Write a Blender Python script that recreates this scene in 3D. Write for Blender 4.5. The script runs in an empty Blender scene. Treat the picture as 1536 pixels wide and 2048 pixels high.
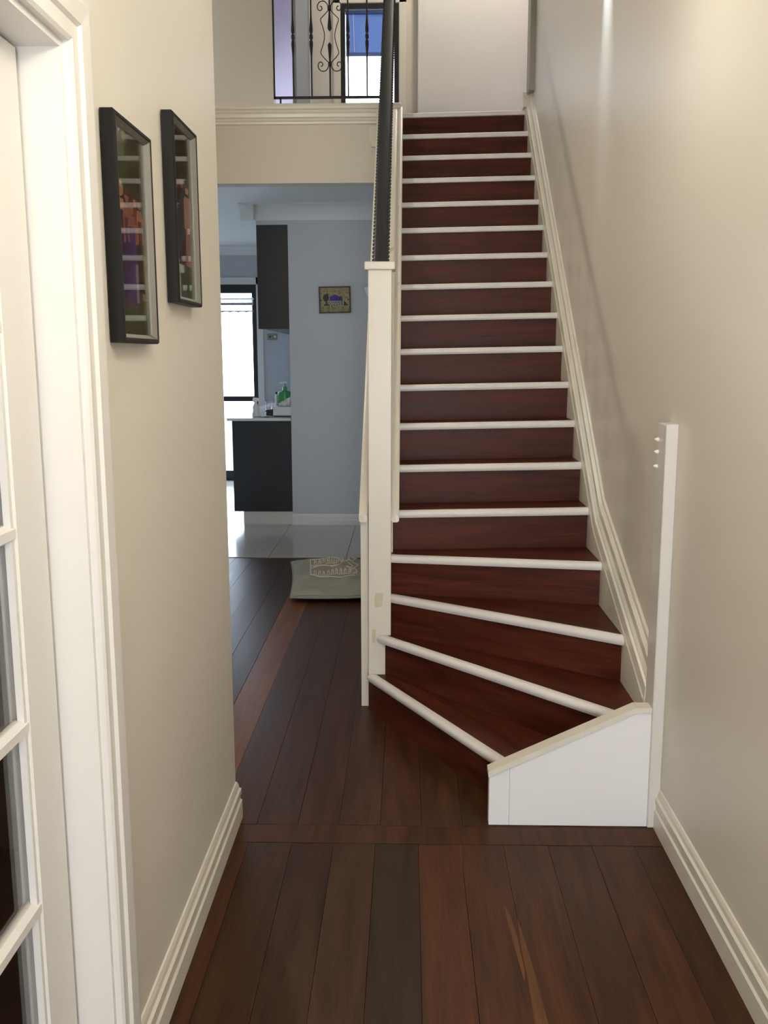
import bpy, bmesh, math, random
from mathutils import Vector, Matrix
random.seed(7)
C = bpy.context.scene.collection
SC = bpy.context.scene
pi = math.pi

# ------------------------------------------------------------------ camera
cam = bpy.data.cameras.new('camera'); cob = bpy.data.objects.new('camera', cam); C.objects.link(cob)
PITCH, YAW, ROLL, CAMH, FPX = 0.16722, -0.02533, -0.00191, 1.534, 1850.5
cam.sensor_fit = 'VERTICAL'; cam.sensor_height = 36.0; cam.lens = 36.0*FPX/2048.0
cam.clip_start = 0.05; cam.clip_end = 200
Fv = Vector((math.sin(YAW)*math.cos(PITCH), math.cos(YAW)*math.cos(PITCH), -math.sin(PITCH)))
Rv = Vector((math.cos(YAW), -math.sin(YAW), 0)); Uv = Rv.cross(Fv)
R2 = Rv*math.cos(ROLL)+Uv*math.sin(ROLL); U2 = -Rv*math.sin(ROLL)+Uv*math.cos(ROLL)
M = Matrix((R2, U2, -Fv)).transposed().to_4x4(); M.translation = Vector((0, 0, CAMH))
cob.matrix_world = M; SC.camera = cob

# ------------------------------------------------------------------ world, light, exposure
w = bpy.data.worlds.new('world'); SC.world = w; w.use_nodes = True
bg = w.node_tree.nodes['Background']; bg.inputs[0].default_value = (0.70, 0.84, 1.0, 1); bg.inputs[1].default_value = 7.0
SC.view_settings.view_transform = 'Standard'; SC.view_settings.look = 'None'
SC.view_settings.gamma = 1.0; SC.view_settings.use_curve_mapping = False
SC.view_settings.exposure = 0.52

def area(name, loc, rot, sx, sy, power, col, portal=False, spread=pi):
    l = bpy.data.lights.new(name, 'AREA'); l.shape = 'RECTANGLE'; l.size = sx; l.size_y = sy
    l.energy = power; l.color = col; l.spread = spread
    if portal: l.cycles.is_portal = True
    o = bpy.data.objects.new(name, l); C.objects.link(o); o.location = loc; o.rotation_euler = rot
    return o
def point(name, loc, power, col, rad=0.06):
    l = bpy.data.lights.new(name, 'POINT'); l.energy = power; l.color = col; l.shadow_soft_size = rad
    o = bpy.data.objects.new(name, l); C.objects.link(o); o.location = loc; return o
WARM = (1.0, 0.90, 0.735)
# daylight openings (portals sample the sky through them)
area('portal_kitchen', (-2.82, 11.52, 1.2), (-pi/2, 0, 0), 1.96, 2.3, 1, (1, 1, 1), True)
area('portal_landing', (-0.32, 8.42, 3.9), (-pi/2, 0, 0), 0.46, 1.0, 1, (1, 1, 1), True)
area('portal_entry', (0.12, -3.42, 1.05), (pi/2, 0, 0), 0.9, 2.0, 1, (1, 1, 1), True)
area('portal_bedroom', (-1.9, 9.4, 3.95), (0, -pi/2, 0), 1.0, 1.0, 1, (1, 1, 1), True)
# daylight from the glazed front door behind the viewer
area('entry_daylight', (0.12, -3.25, 1.05), (pi/2, 0, 0), 0.9, 1.9, 50, (1.0, 0.965, 0.96))
# lamps
point('entry_pendant_lamp', (0.13, 0.75, 2.32), 27, WARM, 0.16)
point('hall_downlight', (0.25, 2.68, 2.60), 5.5, WARM, 0.03)
point('stair_wall_lamp', (-1.10, 4.42, 2.68), 21, WARM, 0.05)
point('landing_lamp', (0.5, 7.45, 5.3), 30, WARM, 0.10)

# ------------------------------------------------------------------ materials
MATS = {}
def mat(name, col, rough=0.5, spec=0.5, metal=0.0, bump=0.0, bscale=200.0, var=0.0, vscale=3.0, trans=0.0, coat=0.0, objcol=False):
    m = bpy.data.materials.new(name); m.use_nodes = True; nt = m.node_tree; n = nt.nodes; b = n['Principled BSDF']
    b.inputs['Roughness'].default_value = rough; b.inputs['Metallic'].default_value = metal
    b.inputs['Specular IOR Level'].default_value = spec; b.inputs['Coat Weight'].default_value = coat
    b.inputs['Base Color'].default_value = (*col, 1)
    tc = n.new('ShaderNodeTexCoord')
    nz = n.new('ShaderNodeTexNoise'); nz.inputs['Scale'].default_value = vscale; nz.inputs['Detail'].default_value = 3
    nt.links.new(tc.outputs['Object'], nz.inputs['Vector'])
    mr = n.new('ShaderNodeMapRange'); mr.inputs[3].default_value = 1-var; mr.inputs[4].default_value = 1+var
    nt.links.new(nz.outputs['Fac'], mr.inputs[0])
    mx = n.new('ShaderNodeMix'); mx.data_type = 'RGBA'; mx.blend_type = 'MULTIPLY'; mx.inputs[0].default_value = 1
    mx.inputs[6].default_value = (*col, 1); nt.links.new(mr.outputs[0], mx.inputs[7]); nt.links.new(mx.outputs[2], b.inputs['Base Color'])
    if bump > 0:
        n2 = n.new('ShaderNodeTexNoise'); n2.inputs['Scale'].default_value = bscale; n2.inputs['Detail'].default_value = 2
        nt.links.new(tc.outputs['Object'], n2.inputs['Vector'])
        bp = n.new('ShaderNodeBump'); bp.inputs['Strength'].default_value = bump; bp.inputs['Distance'].default_value = 0.002
        nt.links.new(n2.outputs['Fac'], bp.inputs['Height']); nt.links.new(bp.outputs[0], b.inputs['Normal'])
    MATS[name] = m; return m

def wood(name, dark, light, axis, rough=0.3, stretch=14.0, coat=0.0, seed=0.0, spec=0.5, objcol=False):
    """timber: long streaked grain along one axis, a slow figure and a fine pore, tinted per board by the object's own colour"""
    m = bpy.data.materials.new(name); m.use_nodes = True; nt = m.node_tree; n = nt.nodes; L = nt.links.new; b = n['Principled BSDF']
    tc = n.new('ShaderNodeTexCoord'); oi = n.new('ShaderNodeObjectInfo')
    ad = n.new('ShaderNodeVectorMath'); ad.operation = 'ADD'
    sc = n.new('ShaderNodeVectorMath'); sc.operation = 'SCALE'; sc.inputs[0].default_value = (13.7, 7.3, 5.1); L(oi.outputs['Random'], sc.inputs['Scale'])
    L(tc.outputs['Object'], ad.inputs[0]); L(sc.outputs[0], ad.inputs[1])
    mp = n.new('ShaderNodeMapping'); s = [stretch]*3; s['XYZ'.index(axis)] = 0.9; mp.inputs['Scale'].default_value = s
    L(ad.outputs[0], mp.inputs['Vector'])
    nz = n.new('ShaderNodeTexNoise'); nz.inputs['Scale'].default_value = 2.2; nz.inputs['Detail'].default_value = 7; nz.inputs['Roughness'].default_value = 0.62
    nz.inputs['Distortion'].default_value = 0.6; L(mp.outputs[0], nz.inputs['Vector'])
    mp2 = n.new('ShaderNodeMapping'); s = [260.0]*3; s['XYZ'.index(axis)] = 9.0; mp2.inputs['Scale'].default_value = s; L(ad.outputs[0], mp2.inputs['Vector'])
    n2 = n.new('ShaderNodeTexNoise'); n2.inputs['Scale'].default_value = 1.0; n2.inputs['Detail'].default_value = 2; L(mp2.outputs[0], n2.inputs['Vector'])
    mm = n.new('ShaderNodeMath'); mm.operation = 'MULTIPLY_ADD'; mm.inputs[1].default_value = 0.35; L(n2.outputs['Fac'], mm.inputs[0]); L(nz.outputs['Fac'], mm.inputs[2])
    cr = n.new('ShaderNodeValToRGB'); cr.color_ramp.elements[0].position = 0.45; cr.color_ramp.elements[1].position = 0.92
    cr.color_ramp.elements[0].color = (*dark, 1); cr.color_ramp.elements[1].color = (*light, 1); L(mm.outputs[0], cr.inputs[0])
    out = cr.outputs[0]
    if objcol:
        mx = n.new('ShaderNodeMix'); mx.data_type = 'RGBA'; mx.blend_type = 'MULTIPLY'; mx.inputs[0].default_value = 1
        L(out, mx.inputs[6]); L(oi.outputs['Color'], mx.inputs[7]); out = mx.outputs[2]
    L(out, b.inputs['Base Color'])
    rr = n.new('ShaderNodeMapRange'); rr.inputs[3].default_value = rough-0.07; rr.inputs[4].default_value = rough+0.12
    L(nz.outputs['Fac'], rr.inputs[0]); L(rr.outputs[0], b.inputs['Roughness'])
    b.inputs['Specular IOR Level'].default_value = spec; b.inputs['Coat Weight'].default_value = coat
    bp = n.new('ShaderNodeBump'); bp.inputs['Strength'].default_value = 0.10; bp.inputs['Distance'].default_value = 0.001
    L(mm.outputs[0], bp.inputs['Height']); L(bp.outputs[0], b.inputs['Normal'])
    MATS[name] = m; return m

def glass(name, tint=(1, 1, 1), refl=0.06):
    m = bpy.data.materials.new(name); m.use_nodes = True; nt = m.node_tree; n = nt.nodes; n.clear()
    o = n.new('ShaderNodeOutputMaterial'); t = n.new('ShaderNodeBsdfTransparent'); t.inputs[0].default_value = (*tint, 1)
    g = n.new('ShaderNodeBsdfGlossy'); g.inputs['Roughness'].default_value = 0.02
    f = n.new('ShaderNodeFresnel'); ge = n.new('ShaderNodeNewGeometry'); mr = n.new('ShaderNodeMapRange'); mr.inputs[3].default_value = 1.5; mr.inputs[4].default_value = 1/1.5
    nt.links.new(ge.outputs['Backfacing'], mr.inputs[0]); nt.links.new(mr.outputs[0], f.inputs[0])
    mx = n.new('ShaderNodeMixShader'); nt.links.new(f.outputs[0], mx.inputs[0]); nt.links.new(t.outputs[0], mx.inputs[1]); nt.links.new(g.outputs[0], mx.inputs[2])
    nt.links.new(mx.outputs[0], o.inputs[0]); MATS[name] = m; return m

def translucent(name, col, mixf=0.5):
    m = bpy.data.materials.new(name); m.use_nodes = True; nt = m.node_tree; n = nt.nodes; n.clear()
    o = n.new('ShaderNodeOutputMaterial'); d = n.new('ShaderNodeBsdfDiffuse'); d.inputs[0].default_value = (*col, 1)
    t = n.new('ShaderNodeBsdfTranslucent'); t.inputs[0].default_value = (*col, 1)
    wv = n.new('ShaderNodeTexNoise'); wv.inputs['Scale'].default_value = 400
    mx = n.new('ShaderNodeMixShader'); mx.inputs[0].default_value = mixf
    nt.links.new(d.outputs[0], mx.inputs[1]); nt.links.new(t.outputs[0], mx.inputs[2]); nt.links.new(mx.outputs[0], o.inputs[0]); MATS[name] = m; return m

def vcol(name, rough=0.25):
    m = bpy.data.materials.new(name); m.use_nodes = True; nt = m.node_tree; b = nt.nodes['Principled BSDF']
    a = nt.nodes.new('ShaderNodeVertexColor'); a.layer_name = 'print'
    nt.links.new(a.outputs[0], b.inputs['Base Color']); b.inputs['Roughness'].default_value = rough; MATS[name] = m; return m

PAINT = mat('cream_wall_paint', (0.71, 0.675, 0.605), 0.40, 0.40, bump=0.06, bscale=160, var=0.015, vscale=2)
KPAINT = mat('cool_grey_wall_paint', (0.485, 0.505, 0.53), 0.45, 0.4, bump=0.06, bscale=160, var=0.015, vscale=2)
PAINTM = mat('cream_flat_wall_paint', (0.66, 0.625, 0.55), 0.65, 0.25, bump=0.06, bscale=160, var=0.015, vscale=2)
LILACGLOW = mat('lilac_glow_wall_paint', (0.74, 0.66, 0.74), 0.6, 0.3, bump=0.05, bscale=160)  # white walls; the lilac daylight glow is put into the paint colour
WHITE = mat('white_gloss_paint', (0.70, 0.69, 0.665), 0.30, 0.5, bump=0.03, bscale=60, var=0.015, vscale=6)
CREAMW = mat('cream_gloss_paint', (0.72, 0.69, 0.605), 0.32, 0.5, bump=0.03, bscale=60, var=0.02, vscale=5)
PLINTHW = mat('fresh_white_paint', (0.84, 0.84, 0.87), 0.45, 0.4, bump=0.05, bscale=90, var=0.02, vscale=5)
NOSE = mat('nosing_white', (0.74, 0.72, 0.71), 0.38, 0.5, bump=0.03, bscale=80, var=0.03, vscale=8)
CEIL = mat('ceiling_white', (0.72, 0.72, 0.70), 0.7, 0.3, bump=0.04, bscale=120)
STAIR = wood('red_stair_timber', (0.034, 0.0075, 0.0045), (0.112, 0.0275, 0.0155), 'X', 0.36, 9.0, spec=0.13)
FLOORW = wood('dark_floor_timber', (0.033, 0.0122, 0.0062), (0.085, 0.033, 0.0145), 'Y', 0.36, 10.0, spec=0.14, objcol=True)
IRON = mat('black_iron', (0.012, 0.011, 0.011), 0.42, 0.5, 0.0, bump=0.1, bscale=120)
RAIL = mat('black_rail', (0.016, 0.018, 0.022), 0.5, 0.4, 0.0, bump=0.2, bscale=220)
BLACKF = mat('black_frame_paint', (0.006, 0.0055, 0.005), 0.45, 0.25, bump=0.05)
SILVER = mat('silver_slip', (0.20, 0.195, 0.175), 0.45, 0.5, 0.7, bump=0.05)
ALU = mat('black_aluminium', (0.012, 0.012, 0.014), 0.4)
CAB = mat('charcoal_laminate', (0.013, 0.0135, 0.0155), 0.42, 0.4, bump=0.05, bscale=300)
BENCH = mat('white_stone', (0.70, 0.71, 0.70), 0.14, 0.5, var=0.04, vscale=25)
TOE = mat('toe_kick_white', (0.62, 0.60, 0.56), 0.35)
TILE = mat('pale_tile', (0.50, 0.48, 0.45), 0.16, 0.5, bump=0.03, bscale=14, var=0.05, vscale=4)
GROUT = mat('grey_grout', (0.26, 0.25, 0.24), 0.8)
GLASS = glass('clear_glass')
GREY = mat('grey_door_paint', (0.42, 0.45, 0.45), 0.5, 0.3, bump=0.03)
GREYTRIM = mat('grey_trim_paint', (0.36, 0.34, 0.29), 0.5, 0.3, bump=0.03)
BLIND = translucent('blue_blind_cloth', (0.27, 0.37, 0.57), 0.6)
CUSH = mat('sage_canvas', (0.34, 0.345, 0.305), 0.85, 0.2, bump=0.5, bscale=60, var=0.08, vscale=9)
THREAD = mat('cream_print', (0.70, 0.64, 0.54), 0.8, 0.2)
GREEN = mat('green_plastic', (0.05, 0.32, 0.10), 0.25, 0.5)
WPLAST = mat('white_plastic', (0.80, 0.80, 0.80), 0.35)
BPLAST = mat('black_plastic', (0.014, 0.014, 0.016), 0.4)
TISSUE = mat('tissue_paper', (0.82, 0.84, 0.86), 0.9, 0.1, bump=0.3, bscale=50)
LACE = translucent('lace_cloth', (0.72, 0.74, 0.76), 0.5)
LACEG = mat('lace_band_grey', (0.42, 0.44, 0.47), 0.8)
STEEL = mat('switch_plate_steel', (0.22, 0.21, 0.18), 0.4, 0.5, 0.5)
PATCHM = mat('bare_filler', (0.62, 0.57, 0.44), 0.7, 0.2, bump=0.4, bscale=120, var=0.15, vscale=40)
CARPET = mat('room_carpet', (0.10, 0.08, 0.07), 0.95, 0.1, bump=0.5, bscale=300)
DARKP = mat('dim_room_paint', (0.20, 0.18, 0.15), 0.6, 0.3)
PAVE = mat('pale_paving', (0.22, 0.22, 0.22), 0.8, bump=0.3, bscale=20, var=0.2, vscale=3)
TRIMGREEN = mat('dark_green_frame', (0.016, 0.024, 0.014), 0.5)
FROST = translucent('frosted_glass_shade', (0.82, 0.82, 0.80), 0.35)
LEATHER = mat('black_leather', (0.012, 0.011, 0.011), 0.25, 0.5, bump=0.2, bscale=80)
PRINT = vcol('photo_print')

# ------------------------------------------------------------------ mesh helpers
def quad_box(bm, x0, x1, y0, y1, z0, z1):
    v = [bm.verts.new(p) for p in ((x0,y0,z0),(x1,y0,z0),(x1,y1,z0),(x0,y1,z0),(x0,y0,z1),(x1,y0,z1),(x1,y1,z1),(x0,y1,z1))]
    for f in ((0,3,2,1),(4,5,6,7),(0,1,5,4),(1,2,6,5),(2,3,7,6),(3,0,4,7)): bm.faces.new([v[i] for i in f])
    return bm
def box(x0, x1, y0, y1, z0, z1, bev=0.0, seg=2):
    bm = bmesh.new(); quad_box(bm, x0, x1, y0, y1, z0, z1)
    if bev > 0: bmesh.ops.bevel(bm, geom=bm.edges[:], offset=bev, segments=seg, affect='EDGES', profile=0.6)
    return bm
def boxes(*bs):
    bm = bmesh.new()
    for b in bs: quad_box(bm, *b)
    return bm
def prism_z(poly, z0, z1, bm=None, tilt=None):
    """poly: list of (x,y); solid between z0 and z1"""
    bm = bm or bmesh.new()
    a = [bm.verts.new((p[0], p[1], z0)) for p in poly]; b = [bm.verts.new((p[0], p[1], z1)) for p in poly]
    bm.faces.new(a[::-1]); bm.faces.new(b); n = len(poly)
    for i in range(n): bm.faces.new((a[i], a[(i+1) % n], b[(i+1) % n], b[i]))
    bmesh.ops.recalc_face_normals(bm, faces=bm.faces[:]); return bm
def prism_axis(poly, axis, c0, c1, bm=None):
    """poly in the two other axes (in x,y,z order), extruded along axis"""
    bm = bm or bmesh.new()
    def P(p, c): 
        return {'X': (c, p[0], p[1]), 'Y': (p[0], c, p[1]), 'Z': (p[0], p[1], c)}[axis]
    a = [bm.verts.new(P(p, c0)) for p in poly]; b = [bm.verts.new(P(p, c1)) for p in poly]
    bm.faces.new(a[::-1]); bm.faces.new(b); n = len(poly)
    for i in range(n): bm.faces.new((a[i], a[(i+1) % n], b[(i+1) % n], b[i]))
    bmesh.ops.recalc_face_normals(bm, faces=bm.faces[:]); return bm
def rings(rs, bm=None, caps=True, closed=True):
    """skin a list of rings of points"""
    bm = bm or bmesh.new(); V = [[bm.verts.new(p) for p in r] for r in rs]; n = len(rs[0])
    for i in range(len(V)-1):
        for j in range(n if closed else n-1):
            k = (j+1) % n; bm.faces.new((V[i][j], V[i][k], V[i+1][k], V[i+1][j]))
    if caps and closed: bm.faces.new(V[0][::-1]); bm.faces.new(V[-1])
    bmesh.ops.recalc_face_normals(bm, faces=bm.faces[:]); return bm
def tube(path, rad, seg=8, bm=None):
    path = [Vector(p) for p in path]; n = len(path); rs = []
    if not hasattr(rad, '__len__'): rad = [rad]*n
    t0 = (path[1]-path[0]).normalized(); up = Vector((0, 0, 1)) if abs(t0.z) < 0.9 else Vector((0, 1, 0))
    u = t0.cross(up).normalized()
    for i in range(n):
        t = (path[min(i+1, n-1)]-path[max(i-1, 0)]).normalized()
        u = (u-t*u.dot(t)).normalized(); v = t.cross(u)
        rs.append([path[i]+(u*math.cos(2*pi*k/seg)+v*math.sin(2*pi*k/seg))*rad[i] for k in range(seg)])
    return rings(rs, bm)
def lathe(prof, c=(0, 0, 0), seg=20, bm=None, a0=0.0, a1=2*pi):
    """prof: list of (r,z)"""
    bm = bm or bmesh.new(); full = abs(a1-a0-2*pi) < 1e-6; m = seg if full else seg+1
    V = [[bm.verts.new((c[0]+max(r, 1e-4)*math.cos(a0+(a1-a0)*k/seg), c[1]+max(r, 1e-4)*math.sin(a0+(a1-a0)*k/seg), c[2]+z)) for k in range(m)] for r, z in prof]
    for i in range(len(prof)-1):
        for j in range(m if full else m-1):
            k = (j+1) % m; bm.faces.new((V[i][j], V[i][k], V[i+1][k], V[i+1][j]))
    if full: bm.faces.new(V[0][::-1]); bm.faces.new(V[-1])
    bmesh.ops.recalc_face_normals(bm, faces=bm.faces[:]); return bm

def obj(name, bm, m, parent=None, smooth=False, label=None):
    if parent is not None:
        p = parent; off = Vector((0, 0, 0))
        while p is not None: off += p.location; p = p.parent
        bmesh.ops.translate(bm, verts=bm.verts[:], vec=-off)
    me = bpy.data.meshes.new(name); bm.to_mesh(me); bm.free()
    if smooth:
        for f in me.polygons: f.use_smooth = True
        if smooth != 'all': me.set_sharp_from_angle(angle=math.radians(40))
    me.materials.append(m)
    o = bpy.data.objects.new(name, me); C.objects.link(o); o.parent = parent
    if label: o['label'] = label
    return o
def thing(name, label, cat, loc=(0, 0, 0), group=None):
    o = bpy.data.objects.new(name, None); C.objects.link(o); o.location = loc; o.empty_display_size = 0.1
    o['label'] = label; o['category'] = cat
    if group: o['group'] = group
    return o
def tag(o, label, cat, group=None):
    o['label'] = label; o['category'] = cat
    if group: o['group'] = group
    return o
def struct(name, bm, m, label, parent=None, cat=None, smooth=False):
    o = obj(name, bm, m, parent, smooth); o['kind'] = 'structure'; o['label'] = label; o['category'] = cat or name.split('_')[0]
    return o
def structe(name, label, loc, cat=None):
    o = bpy.data.objects.new(name, None); C.objects.link(o); o.location = loc; o['kind'] = 'structure'; o['label'] = label; o['category'] = cat or name.split('_')[0]
    return o

# ------------------------------------------------------------------ levels
r = 0.175; g = 0.2027; Y5 = 3.968; XL = -0.57; XR = 0.83
ZC = 2.70; ZL = 18*r; YT = Y5+13*g      # hall ceiling, landing level, landing edge
ZTOP = 5.6
def nz(y): return 5*r+(y-Y5)*r/g        # nosing line
def tz(x): return 0.018*(x-0.4)         # the flight is a little out of level

# ------------------------------------------------------------------ floor: boards and tiles
fl = struct('floor', box(-1.85, 0.95, -3.45, 6.96, -0.12, -0.022), BLACKF, 'dark stained timber board floor of the hall')
def plank(x0, x1, y0, y1, tint, dz=0.0):
    gp = 0.0004
    bm = box(x0+gp, x1-gp, y0+gp, y1-gp, -0.021, dz, 0.0006, 1)
    o = obj('plank', bm, FLOORW, fl); o.color = (*tint, 1); return o
tn = {}
near_j = [-0.66, -0.505, -0.366, -0.232, -0.099, 0.038, 0.172, 0.307, 0.449, 0.587, 0.722, 0.86]
near_t = [(1,.95,.9),(.80,.86,.85),(.72,.80,.85),(.85,.95,.9),(.55,.72,.8),(1.15,1.0,.9),(1.10,.98,.85),(1.05,1.0,.85),(.95,.97,1.0),(1.0,.97,.9),(.85,.88,.9)]
for i in range(len(near_j)-1):
    plank(near_j[i], near_j[i+1], -3.45, 2.733, near_t[i], -0.0006*(i % 3))
plank(-0.70, 0.86, 2.735, 2.848, (1.05, 0.95, 0.85)).name = 'cross_board'
k0 = -0.635
for i in range(-9, 12):
    x0 = k0+0.137*i; x1 = x0+0.137
    if x0 > 0.80: break
    t = (0.85+0.3*random.random(), 0.9+0.2*random.random(), 0.9+0.2*random.random())
    if i == -1: t = (2.5, 2.2, 1.5)
    elif -6 < i < -1: t = (0.75+0.1*random.random(), 0.85, 1.0)
    plank(max(x0, -1.85), min(x1, 0.83), 2.85, 6.955, t, -0.0006*(i % 3))
WORN = wood('worn_bare_timber', (0.08, 0.033, 0.012), (0.17, 0.075, 0.029), 'Y', 0.5, 14.0, spec=0.2)
def streak(poly): obj('worn_streak', prism_z(poly, 0.0, 0.0007), WORN, fl)
streak([(0.307, 2.345), (0.316, 2.24), (0.325, 2.09), (0.332, 1.93), (0.333, 1.60), (0.312, 1.45), (0.303, 1.60), (0.301, 1.93), (0.304, 2.09), (0.302, 2.24)])
streak([(0.276, 2.42), (0.288, 2.36), (0.297, 2.26), (0.300, 2.12), (0.294, 2.08), (0.286, 2.20), (0.279, 2.32)])
streak([(0.169, 2.732), (0.173, 2.73), (0.1725, 2.66), (0.170, 2.58), (0.1685, 2.66)])
kf = struct('floor.001', box(-4.0, 1.0, 6.957, 11.5, -0.12, -0.0125), GROUT, 'pale tiled kitchen floor beyond the hall', cat='floor')
xs = [-4.0]+[-1.07-0.6*i for i in range(4, -1, -1)]+[-0.47, 0.13, 0.73, 1.0]
ys = [6.957, 8.17, 9.37, 10.57, 11.5]
for i in range(len(xs)-1):
    for j in range(len(ys)-1):
        obj('tile', box(xs[i]+0.0015, xs[i+1]-0.0015, ys[j]+0.0015, ys[j+1]-0.0015, -0.012, 0.004-0.0004*((i+j) % 2), 0.001, 1), TILE, kf)

# ------------------------------------------------------------------ walls and ceilings
wr = struct('wall_right', box(XR, XR+0.12, -3.45, 6.60, -0.02, ZTOP), PAINT, 'long cream wall right of the stairs')
DZ = 2.045; DY0, DY1 = -0.02, 1.612
wl = struct('wall_left', boxes((XL-0.11, XL, DY1+0.02, 2.88, -0.02, ZC), (XL-0.11, XL, DY0-0.02, DY1+0.02, DZ+0.02, ZC), (XL-0.11, XL, -3.45, DY0-0.02, -0.02, ZC),
    (-1.75, XL-0.11, 2.77, 2.88, -0.02, ZC)), PAINT, 'cream hall wall on the left carrying two framed photographs')
struct('wall_well', boxes((-1.87, -1.75, 2.66, 6.60, -0.02, ZTOP), (-1.87, XR, 2.66, 2.78, ZC+0.13, ZTOP)), PAINT, 'cream side walls of the stairwell void out of view')
struct('wall_entry', boxes((-0.68, -0.33, -3.45, -3.33, 0, ZC), (0.57, XR, -3.45, -3.33, 0, ZC), (-0.33, 0.57, -3.45, -3.33, 2.08, ZC)), PAINT, 'cream entrance wall behind the viewer')
struct('ceiling', box(-0.70, XR, -3.45, 2.88, ZC, ZC+0.13), CEIL, 'white ceiling of the entrance hall')
struct('ceiling.001', box(-4.0, 2.3, 2.66, 11.0, ZTOP, ZTOP+0.1), CEIL, 'white upper floor ceiling', cat='ceiling')
# header under the landing
struct('wall_header', boxes((-1.75, -0.205, 6.60, 6.735, ZC, ZL), (-1.75, -1.42, 6.60, 6.72, -0.02, ZC), (-0.205, XR, 6.66, 6.735, -0.02, ZL-0.003)), PAINTM, 'cream header wall under the landing edge over the kitchen opening')
struct('floor.002', box(-2.0, 2.2, 6.735, 10.6, ZL-0.19, ZL), CARPET, 'upper landing floor seen edge on', cat='floor')
# landing capping and moulding
struct('trim_1', box(-1.75, -0.045, 6.535, 6.735, ZL+0.012, ZL+0.052, 0.014, 3), CREAMW, 'cream rounded capping along the landing edge', smooth=True)
prof = [(6.60, 3.162), (6.548, 3.162), (6.548, 3.148), (6.556, 3.138), (6.560, 3.118), (6.572, 3.112), (6.572, 3.100), (6.580, 3.092), (6.582, 3.080), (6.60, 3.076)]
struct('trim_2', prism_axis(prof, 'X', -1.75, -0.205), CREAMW, 'cream stepped moulding under the landing capping')
# upper walls
struct('wall_landing_left', box(-1.75, -0.925, 6.74, 6.84, ZL, ZTOP), PAINTM, 'cream upper wall left of the iron landing railing')
struct('baseboard_landing', prism_axis([(6.74, ZL+0.05), (6.722, ZL+0.05), (6.722, ZL+0.085), (6.73, ZL+0.10), (6.74, ZL+0.103)], 'X', -1.75, -0.925), CREAMW, 'low cream skirting above the landing capping')
YB = 8.2
WX0, WX1, WZ0, WZ1 = -0.557, -0.080, 3.38, 4.385
struct('wall_landing_back', boxes((-0.80, WX0, YB, YB+0.12, ZL, ZTOP), (WX0, WX1, YB, YB+0.12, ZL, WZ0), (WX0, WX1, YB, YB+0.12, WZ1, ZTOP), (WX1, 2.2, YB, YB+0.12, ZL, ZTOP),
    (-1.95, -0.80, YB, YB+0.12, ZL+2.06, ZTOP), (-1.95, -1.62, YB, YB+0.12, ZL, ZL+2.06)), PAINTM, 'cream back wall of the upper landing around the window')
struct('wall_landing_white', box(0.098, 1.6, YB-0.06, YB, ZL, ZTOP), WHITE, 'pale wall panel at the head of the stairs')
struct('wall_upper_sides', boxes((2.1, 2.2, 6.60, YB, ZL, ZTOP), (XR+0.12, 2.2, 6.50, 6.60, ZL, ZTOP), (-2.0, -1.9, 6.74, 8.3, ZL, ZTOP), (-2.0, -1.9, 8.3, 10.6, ZL, 3.45), (-2.0, -1.9, 8.3, 10.6, 4.45, ZTOP),
    (-2.0, -1.9, 8.3, 8.85, 3.45, 4.45), (-2.0, -1.9, 9.95, 10.6, 3.45, 4.45), (-2.0, -0.68, 10.5, 10.6, ZL, ZTOP), (-0.80, -0.68, YB+0.12, 10.5, ZL, ZTOP)), LILACGLOW, 'white side walls of the upper rooms tinted lilac for daylight glow')
# kitchen shell
struct('wall_kitchen', box(-1.05, 1.0, 8.36, 11.5, -0.02, 2.83), KPAINT, 'grey looking kitchen wall carrying the small house picture')
struct('wall_kitchen_sides', boxes((-4.1, -4.0, 6.6, 11.5, -0.02, 2.83), (-4.0, -1.87, 6.6, 6.72, -0.02, 2.83), (0.9, 1.0, 6.72, 8.36, -0.02, 2.83)), KPAINT, 'kitchen side walls out of view')
SX0, SX1, SZ1 = -3.85, -1.825, 2.385
struct('wall_kitchen_far', boxes((-4.0, SX0, 11.4, 11.5, -0.02, 2.83), (SX1, -1.05, 11.4, 11.5, -0.02, 2.83), (SX0, SX1, 11.4, 11.5, SZ1, 2.83)), KPAINT, 'far kitchen wall around the glazed sliding door')
struct('ceiling.002', box(-4.0, 1.0, 6.72, 11.5, 2.83, 2.95), CEIL, 'kitchen ceiling seen through the opening', cat='ceiling')
struct('trim_3', box(-1.33, -1.05, 8.365, 11.4, 2.665, 2.83), KPAINT, 'bulkhead above the charcoal wall cabinet')
# cornices (cove)
def cove(path_fn, n=7, s=0.13):
    pts = [(0.0, -s), (0.012, -s)]
    for i in range(n+1):
        a = i/n*pi/2; pts.append((0.012+(s-0.024)*(1-math.cos(a)), -s+0.012+(s-0.024)*math.sin(a)))
    pts += [(s, -0.012), (s, 0.0), (0.0, 0.0)]
    return pts
cp = cove(None)
struct('trim_4', prism_axis([(8.36-a, 2.83+b) for a, b in cp], 'X', -1.33-0.13, 1.0), CEIL, 'white cove cornice over the kitchen picture wall', smooth=True)
struct('trim_5', prism_axis([(-1.33-a, 2.83+b) for a, b in cp], 'Y', 8.36-0.12, 11.4), CEIL, 'white cove cornice turning along the cabinets', smooth=True)
struct('trim_6', prism_axis([(11.4-a*0.8, 2.83+b*0.8) for a, b in cp], 'X', -4.0, -1.33), CEIL, 'cornice on the far kitchen wall', smooth=True)

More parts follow.
